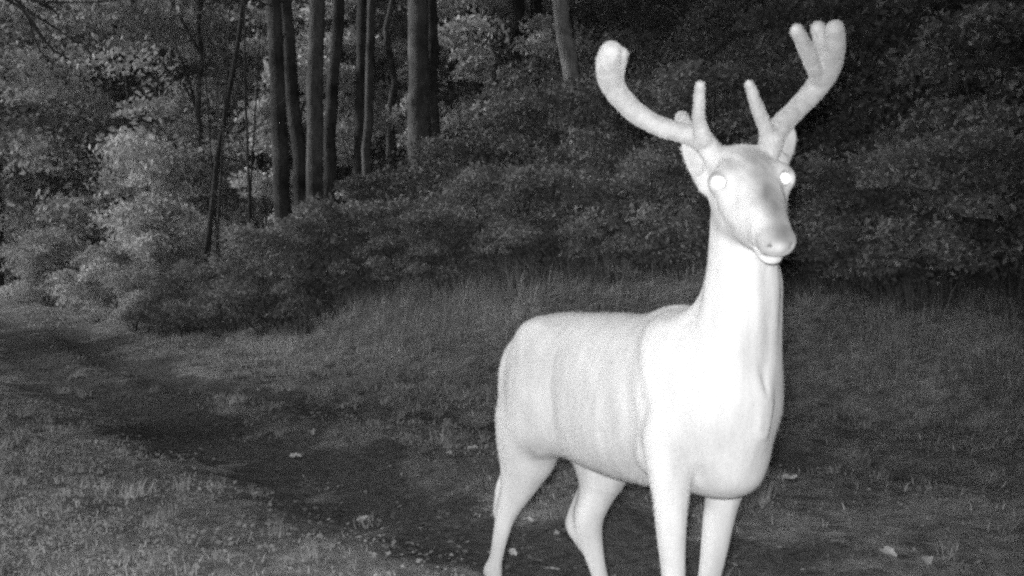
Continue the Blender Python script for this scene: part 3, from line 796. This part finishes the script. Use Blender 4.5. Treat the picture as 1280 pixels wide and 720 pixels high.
# ears, laid back behind the antlers
def ear(base, mid_, tip, wide, nrm):
    b0, m0, t0 = [np.asarray(q, float) for q in (base, mid_, tip)]
    ax0 = (t0 - b0) / np.linalg.norm(t0 - b0); nn = np.asarray(nrm, float); nn -= nn @ ax0 * ax0; nn /= np.linalg.norm(nn)
    ww = np.cross(ax0, nn); L = np.linalg.norm(t0 - b0)
    fd.ell((b0 + t0) / 2, (L / 2 * 1.05, wide, .010), np.array([ax0, ww, nn]), .014)
    fd.cone(b0, m0, .020, .015, .014)
    fd.ell((b0 * .45 + t0 * .55) + nn * .012, (L / 2 * .78, wide * .70, .008), np.array([ax0, ww, nn]), .006, True)
camdir = lambda pd: (W2D(np.array([0, 0, CAM_Z])) - pd) / np.linalg.norm(W2D(np.array([0, 0, CAM_Z])) - pd)
eb, et = D(884, 232, 2.430), D(856, 176, 2.500); ear(eb, eb * .6 + et * .4, et, .022, camdir(eb) + D(600, 300, 2.4) * 0.0 - DA @ DA * 0 + np.array([0, -0.35, 0.1]))
eb, et = D(974, 205, 2.435), D(989, 158, 2.490); ear(eb, eb * .6 + et * .4, et, .024, camdir(eb) + np.array([0, 0.35, 0.1]))

# legs -------------------------------------------------------------------------------------------
def px_chain(rows, k=0.018):
    q_ = smooth_poly(np.array([np.append(D(a, b_, d), r * d / FPX) for a, b_, d, r in rows]))
    fd.chain(list(q_[:, :3]), list(q_[:, 3]), k)
# near foreleg (its right)
px_chain([(836, 545, 2.455, 34), (838, 590, 2.450, 27), (838.5, 625, 2.445, 21.5), (839, 672, 2.44, 18), (842, 719, 2.44, 14.5), (843, 752, 2.435, 15), (843.5, 775, 2.44, 11)])
fr = W2D(P(843.5, 775, 2.44)); 
fd.chain([fr, (fr[0] + .005, fr[1], .14), (fr[0] + .008, fr[1], .095), (fr[0] + .035, fr[1], .045)], [.018, .0155, .021, .018], .012)
FR_FOOT = (fr[0] + .035, fr[1])
# far foreleg (its left)
px_chain([(925, 545, 2.60, 34), (914, 590, 2.605, 27), (902, 625, 2.61, 21), (895, 672, 2.61, 18), (887.5, 719, 2.61, 14), (883, 742, 2.61, 14.5), (880, 765, 2.615, 11)])
fr = W2D(P(880, 765, 2.615))
fd.chain([fr, (fr[0] - .01, fr[1], .13), (fr[0] - .008, fr[1], .09), (fr[0] + .02, fr[1], .045)], [.018, .0155, .021, .018], .012)
FL_FOOT = (fr[0] + .02, fr[1])
# near hind leg (its right)
px_chain([(662, 520, 3.03, 42), (661, 560, 3.03, 36), (654, 590, 3.03, 28), (646, 612, 3.035, 20), (633, 640, 3.05, 13.5), (626, 668, 3.05, 9.5), (620, 698, 3.06, 8), (616, 712, 3.06, 10)])
px_chain([(634, 590, 3.07, 6), (628, 604, 3.075, 7), (626.5, 613, 3.08, 8), (626, 622, 3.075, 8), (625, 640, 3.07, 9)], .012)      # tendon and point of hock
fr = W2D(P(616, 712, 3.06))
fd.chain([fr, (fr[0] + .02, fr[1], .085), (fr[0] + .045, fr[1], .045)], [.022, .019, .018], .012); fd.ell((fr[0] - .018, fr[1], fr[2] - .01), (.012, .018, .012), k=.01)
BR_FOOT = (fr[0] + .045, fr[1])
# far hind leg (its left)
px_chain([(750, 540, 2.98, 38), (754, 590, 2.97, 29), (744, 622, 2.97, 21), (734, 648, 2.98, 19), (738, 676, 2.985, 15), (745, 702, 2.98, 11), (751, 725, 2.975, 9.5), (756, 745, 2.97, 10)])
px_chain([(733, 606, 3.0, 8), (722, 632, 3.01, 8.5), (716, 648, 3.01, 9), (715, 656, 3.01, 9), (720, 664, 3.0, 10), (732, 680, 3.0, 10)], .012)
fr = W2D(P(756, 745, 2.97))
fd.chain([fr, (fr[0] + .018, fr[1], .07), (fr[0] + .035, fr[1], .045)], [.021, .019, .018], .012)
BL_FOOT = (fr[0] + .035, fr[1])
# stifle and thigh running from the haunch into each hind leg
for sd_, pt in ((-1, D(662, 548, 3.02)), (1, D(752, 565, 2.975))):
    fd.chain([(-.50, sd_ * .088, .64), ((-.50 + pt[0]) / 2 + .015, sd_ * .088, .56), tuple(pt)], [.066, .064, .058], .07)
    fd.chain([(-.44, sd_ * .085, .60), (pt[0] + .055, pt[1], pt[2] + .02), (pt[0] + .02, pt[1], pt[2] - .06)], [.030, .030, .024], .06)
# tail tucked down behind
fd.chain([(-.735, 0, .73), (-.76, .0, .67), (-.765, 0, .58)], [.022, .028, .012], .02)

DV, DF = fd.mesh()
def vnormals(V_, F_):
    a = V_[F_[:, 2]] - V_[F_[:, 0]]; b = V_[F_[:, 3]] - V_[F_[:, 1]]; n_ = np.cross(a, b)
    o_ = np.zeros_like(V_)
    for k in range(4): np.add.at(o_, F_[:, k], n_)
    return o_ / (np.linalg.norm(o_, axis=1)[:, None] + 1e-12)
DN = vnormals(DV, DF)
# ribs and skin folds under the coat: a few millimetres of relief along the flank
sx, sy, sz = DV.T
def bell(x, c, w): return np.exp(-((x - c) / w)**2)
curve = sx + 1.1 * (sz - .72)**2
rib = np.sin(2 * math.pi * curve / .058) * 1.5 * bell(curve, -.24, .11) * bell(sz + .15 * np.sin(sx * 31), .64, .10) * (np.abs(sy) > .07) * .0006
fold = -.0008 * bell(sx + .12 * (sz - .66), -.055, .030) * bell(sz, .62, .17) * (np.abs(sy) > .05)      # crease behind the shoulder
fold += -.0030 * bell(sx - .10 * (sz - .66) + .010 * np.sin(sz * 19), -.375, .018) * bell(sz, .66, .13) * (np.abs(sy) > .05)   # crease before the thigh
fold += .0022 * np.sin(sz * 9 + sx * 85 + 2.0 * np.sin(sz * 17)) * bell(sx, -.0, .12) * bell(sz, .68, .16)
fold += .0018 * np.sin(sz * 23 + sx * 60) * bell(sx, -.64, .10) * bell(sz, .62, .16)
fold += .0020 * np.sin(np.arctan2(sy, sx - .14) * 9 + sz * 12) * bell(sz, .93, .15) * (sx > 0)
DV = DV + DN * (rib + fold)[:, None]
DN = vnormals(DV, DF)
# coat markings plus painted jaw and eyelid shadows, per vertex, in the head's own frame
q = (DV - HE) @ HA.T
def blob(c, rad, soft=1.0): return np.exp(-np.clip((((q - np.array(c)) / np.array(rad))**2).sum(1), 0, 50) * soft)
tone = np.ones(len(DV))
tone -= 0.66 * blob((.105, .004, .026), (.110, .027, .034))          # dark bridge of the nose
tone -= 0.25 * blob((-.02, 0, .055), (.045, .022, .03))             # forehead
tone -= 0.74 * blob((.200, .0, -.006), (.030, .042, .028)) - 0.42 * blob((.225, -.004, -.006), (.016, .012, .010))          # nose pad
tone += 0.12 * blob((.180, 0, -.062), (.03, .03, .014)) + 0.1 * blob((.03, -.055, -.045), (.05, .03, .03))
tone -= 0.45 * blob((.14, -.034, -.030), (.035, .012, .020)) + 0.1 * blob((.14, .034, -.034), (.028, .012, .022))
tone -= 0.34 * np.exp(-((q[:, 2] + .098 - .12 * np.clip(q[:, 0] - .05, 0, 1)) / .015)**2) * (q[:, 0] > -.06) * (q[:, 0] < .12) * (np.abs(q[:, 1]) < .07)  # shadow along the jaw, painted into the coat tone
for e_ in (eyeL, eyeR):
    dd = np.linalg.norm(DV - toward_cam(e_, .012), axis=1); tone -= 0.15 * np.exp(-((dd - .0175) / .0035)**2) * (q[:, 2] > -.03)
up_l = np.array([0, -.5, .85])                                        # eyelid shadow painted as a dark crescent over each eye
for e_ in (eyeL, eyeR):
    v_ = DV - toward_cam(e_, .012); dd = np.linalg.norm(v_, axis=1); cs = (v_ @ up_l) / (dd + 1e-6)
    tone -= 0.45 * np.exp(-((dd - .021) / .0045)**2) * np.clip(cs, 0, 1)
tone -= 0.45 * blob((.192, -.033, -.018), (.010, .008, .009)) + 0.45 * blob((.196, .033, -.016), (.010, .008, .008))
hm = np.exp(-np.clip(((q / .16)**2).sum(1), 0, 30))
tone += hm * .10 * (np.sin(q[:, 0] * 95 + 2 * np.sin(q[:, 1] * 120)) * np.cos(q[:, 2] * 110 + q[:, 1] * 60))
tone -= 0.20 * blob((.055, -.050, -.060), (.05, .02, .014)) + 0.15 * blob((-.05, -.055, .01), (.02, .02, .03))
DW = D2W(DV) - D2W(np.zeros(3))
deer = empty('deer', D2W(np.array([-.3, 0, 0.0])))
off = D2W(np.zeros(3)) - np.array(deer.location)
m, nt, b = new_mat('deer_coat', 0.85, 0.08)
co = coords(nt)
at = node(nt, 'ShaderNodeAttribute', attribute_name='tone')
mp = node(nt, 'ShaderNodeMapping'); mp.inputs['Scale'].default_value = (1, 1, 0.28); nt.links.new(co, mp.inputs[0])
st = remap(nt, noise(nt, mp.outputs[0], 22, 4, 0.6), 0.90, 1.08); pt = remap(nt, noise(nt, mp.outputs[0], 6.5, 4), 0.78, 1.12); fine = remap(nt, noise(nt, co, 260, 2), 0.93, 1.07)
vv = math2(nt, 'MULTIPLY', math2(nt, 'MULTIPLY', st, pt), math2(nt, 'MULTIPLY', fine, at.outputs['Fac']))
vv = math2(nt, 'MULTIPLY', vv, 0.49); nt.links.new(vv, b.inputs['Base Color'])
b.inputs['Sheen Weight'].default_value = 0.12; b.inputs['Sheen Roughness'].default_value = 0.6
bp = node(nt, 'ShaderNodeBump'); bp.inputs['Strength'].default_value = 0.5; bp.inputs['Distance'].default_value = 0.006
nt.links.new(math2(nt, 'ADD', noise(nt, mp.outputs[0], 30, 3), math2(nt, 'MULTIPLY', noise(nt, co, 320, 2), 0.25)), bp.inputs['Height']); nt.links.new(bp.outputs[0], b.inputs['Normal'])
M['coat'] = m
mesh_np('body', DW + off, DF, M['coat'], deer, True, np.clip(tone, 0.12, 1.3))

# short hair lying back over the coat
rgh = np.random.default_rng(9)
dists = np.minimum(*[np.linalg.norm(DV - toward_cam(e_, .008), axis=1) for e_ in (eyeL, eyeR)])
padd = (((q - np.array((.21, 0, -.012))) / np.array((.03, .034, .03)))**2).sum(1)
pick = rgh.choice(len(DV), 230000, replace=True)
pick = pick[(dists[pick] > .023) & (padd[pick] > 1.0) & (DV[pick, 2] > .05)]
head = np.clip((q[pick, 0] + .12) / .1, 0, 1) * (np.abs(q[pick, 1]) < .1)
flow = np.stack([np.full(len(pick), -1.0), np.zeros(len(pick)), np.full(len(pick), -.45)], 1)
nck = np.clip((DV[pick, 2] - .85) / .1, 0, 1) * (DV[pick, 0] > .02)
flow = flow * (1 - nck[:, None]) + np.array([0, 0, -1.0]) * nck[:, None]
legm = np.clip((.48 - DV[pick, 2]) / .1, 0, 1); flow = flow * (1 - legm[:, None]) + np.array([-.2, 0, -1.0]) * legm[:, None]
flow = flow * (1 - head[:, None]) - HA[0] * head[:, None]
flow -= (flow * DN[pick]).sum(1)[:, None] * DN[pick]; flow /= np.linalg.norm(flow, axis=1)[:, None] + 1e-6
hd = flow + DN[pick] * rgh.uniform(.10, .42, len(pick))[:, None] + rgh.normal(0, .12, (len(pick), 3)); hd /= np.linalg.norm(hd, axis=1)[:, None]
ln = rgh.uniform(.004, .010, len(pick)) * (1 - .6 * head) * (1 - .4 * legm)
sdv = np.cross(hd, DN[pick]); sdv /= np.linalg.norm(sdv, axis=1)[:, None] + 1e-6
r0 = DV[pick] + rgh.normal(0, .0018, (len(pick), 3)) - DN[pick] * .001
hv = np.stack([r0 - sdv * .00055, r0 + sdv * .00055, r0 + hd * ln[:, None]], 1).reshape(-1, 3)
fur = mesh_np('fur', D2W(hv) - np.array(deer.location), np.arange(len(hv)).reshape(-1, 3), M['coat'], deer, False, np.repeat(np.clip(tone[pick] * rgh.normal(1.02, .08, len(pick)), .12, 1.4), 3))
fur['kind'] = 'stuff'

# antlers in velvet
m, nt, b = new_mat('antler_velvet', 0.9, 0.05)
co = coords(nt); vv = math2(nt, 'MULTIPLY', remap(nt, noise(nt, co, 45, 4), 0.85, 1.12), math2(nt, 'MULTIPLY', remap(nt, noise(nt, co, 300, 2), 0.92, 1.08), 0.42))
nt.links.new(vv, b.inputs['Base Color']); b.inputs['Sheen Weight'].default_value = 0.2
bp = node(nt, 'ShaderNodeBump'); bp.inputs['Strength'].default_value = 0.4; bp.inputs['Distance'].default_value = 0.004
nt.links.new(noise(nt, co, 160, 3), bp.inputs['Height']); nt.links.new(bp.outputs[0], b.inputs['Normal'])
M['velvet'] = m
def antler(name, chains):
    A = [[(P(a, b_, d), .87 * r * d / FPX) for a, b_, d, r in c] for c in chains]
    allp = np.array([p for c in A for p, r in c])
    ff = Field(allp.min(0) - .05, allp.max(0) + .05, 0.0035)
    for c in A:
        pp = np.array([np.append(p, r) for p, r in c]); pp = smooth_poly(pp) if len(pp) > 2 else pp
        ff.chain(list(pp[:, :3]), list(pp[:, 3]), .010)
    V_, F_ = ff.mesh()
    # surface beading of growing velvet
    V_ = V_ + vnormals(V_, F_) * (0.0005 * (np.sin(V_[:, 0] * 150 + 2 * np.sin(V_[:, 2] * 90)) + np.sin(V_[:, 1] * 170 + V_[:, 2] * 120)))[:, None]
    b0 = A[0][0][0]; rr = np.linalg.norm(V_ - b0, axis=1)                 # knobbly burr at the base
    V_ = V_ + vnormals(V_, F_) * (np.exp(-((rr - .030) / .012)**2) * (.002 + .0016 * np.sin(V_[:, 0] * 520) * np.sin(V_[:, 1] * 480 + V_[:, 2] * 300)))[:, None]
    ao = mesh_np(name, V_ - np.array(deer.location), F_, M['velvet'], deer, True)
    N_ = vnormals(V_, F_); rv = np.random.default_rng(len(V_)); pk = rv.choice(len(V_), 45000)
    hd_ = N_[pk] + rv.normal(0, .5, (45000, 3)); hd_ /= np.linalg.norm(hd_, axis=1)[:, None]
    sd2 = np.cross(hd_, rand_unit(45000, rv)); sd2 /= np.linalg.norm(sd2, axis=1)[:, None] + 1e-6
    r_ = V_[pk] + rv.normal(0, .0012, (45000, 3)); hv_ = np.stack([r_ - sd2 * .0004, r_ + sd2 * .0004, r_ + hd_ * rv.uniform(.0012, .003, 45000)[:, None]], 1).reshape(-1, 3)
    vo = mesh_np('velvet', hv_ - np.array(deer.location), np.arange(len(hv_)).reshape(-1, 3), M['velvet'], ao, False); vo['kind'] = 'stuff'
    return ao
antler('antler', [
    [(890, 188, 2.42, 13), (877, 175, 2.42, 14), (860, 167, 2.43, 13.5), (830, 161, 2.46, 13), (798, 145, 2.46, 13.5), (773, 120, 2.42, 15), (760, 95, 2.36, 16.5), (760, 76, 2.31, 17), (764, 64, 2.29, 14)],
    [(768, 100, 2.40, 11), (771, 84, 2.37, 11.5), (776, 68, 2.34, 10)],
    [(878, 172, 2.40, 12), (873, 150, 2.37, 8.5), (874, 128, 2.33, 7.5), (875, 107, 2.30, 6.5)],
    [(862, 165, 2.44, 9), (856, 155, 2.50, 8.5), (852, 147, 2.53, 9)]])
antler('antler', [
    [(962, 190, 2.410, 14), (964, 172, 2.41, 15.5), (975, 157, 2.43, 14.5), (1000, 132, 2.47, 13.5), (1022, 108, 2.47, 15.5), (1036, 84, 2.43, 17), (1043, 60, 2.38, 15), (1043, 37, 2.34, 13)],
    [(1024, 98, 2.44, 11), (1012, 72, 2.38, 10.5), (1004, 54, 2.34, 9.5), (996, 38, 2.31, 9)],
    [(1034, 86, 2.44, 12), (1029, 60, 2.40, 12), (1023, 36, 2.38, 10.5)],
    [(961, 168, 2.40, 11), (952, 148, 2.37, 9), (944, 127, 2.33, 7.5), (937, 106, 2.30, 6.5)]])

# eyes
m, nt, b = new_mat('shining_eye', 0.35, 0.5)
b.inputs['Base Color'].default_value = (0.97, 0.97, 0.97, 1); M['eye'] = m  # eyeshine from the flash, painted as plain white
for e_ in (eyeL, eyeR):
    n_, mth = 20, 12
    th = np.linspace(0, 2 * math.pi, n_, endpoint=False); ph = np.linspace(0.02, math.pi - 0.02, mth)
    sp = np.array([[math.sin(a) * math.cos(t), math.sin(a) * math.sin(t), math.cos(a)] for a in ph for t in th]) * EYE_R
    if e_ is eyeR: sp = sp * 0.80
    fq = np.array([(i * n_ + j, i * n_ + (j + 1) % n_, (i + 1) * n_ + (j + 1) % n_, (i + 1) * n_ + j) for i in range(mth - 1) for j in range(n_)])
    eo = mesh_np('eye', sp, fq[:, ::-1], M['eye'], deer, True); eo.location = tuple(D2W(toward_cam(e_, .006)) - np.array(deer.location))
# cloven hooves
m, nt, b = new_mat('hoof_horn', 0.5, 0.3)
nt.links.new(remap(nt, noise(nt, coords(nt), 60, 3), 0.05, 0.14), b.inputs['Base Color']); M['horn'] = m
for (fx, fy) in (FR_FOOT, FL_FOOT, BR_FOOT, BL_FOOT):
    gz = hz(*D2W(np.array([fx, fy, 0]))[:2])
    hf_ = Field((fx - .06, fy - .05, gz - .01), (fx + .09, fy + .05, .09), .003)
    for s_ in (-1, 1):
        hf_.chain([(fx - .005, fy + s_ * .013, .05), (fx + .02, fy + s_ * .014, gz + .022), (fx + .050, fy + s_ * .009, gz + .010)], [.019, .018, .008], .004)
        hf_.cone((fx - .02, fy + s_ * .013, .045), (fx - .012, fy + s_ * .014, gz + .018), .014, .016, .006)
    V_, F_ = hf_.mesh()
    mesh_np('hoof', D2W(V_) - np.array(deer.location), F_, M['horn'], deer, True)
tag(deer, 'white looking buck with velvet antlers and shining eyes standing across the track', 'deer')
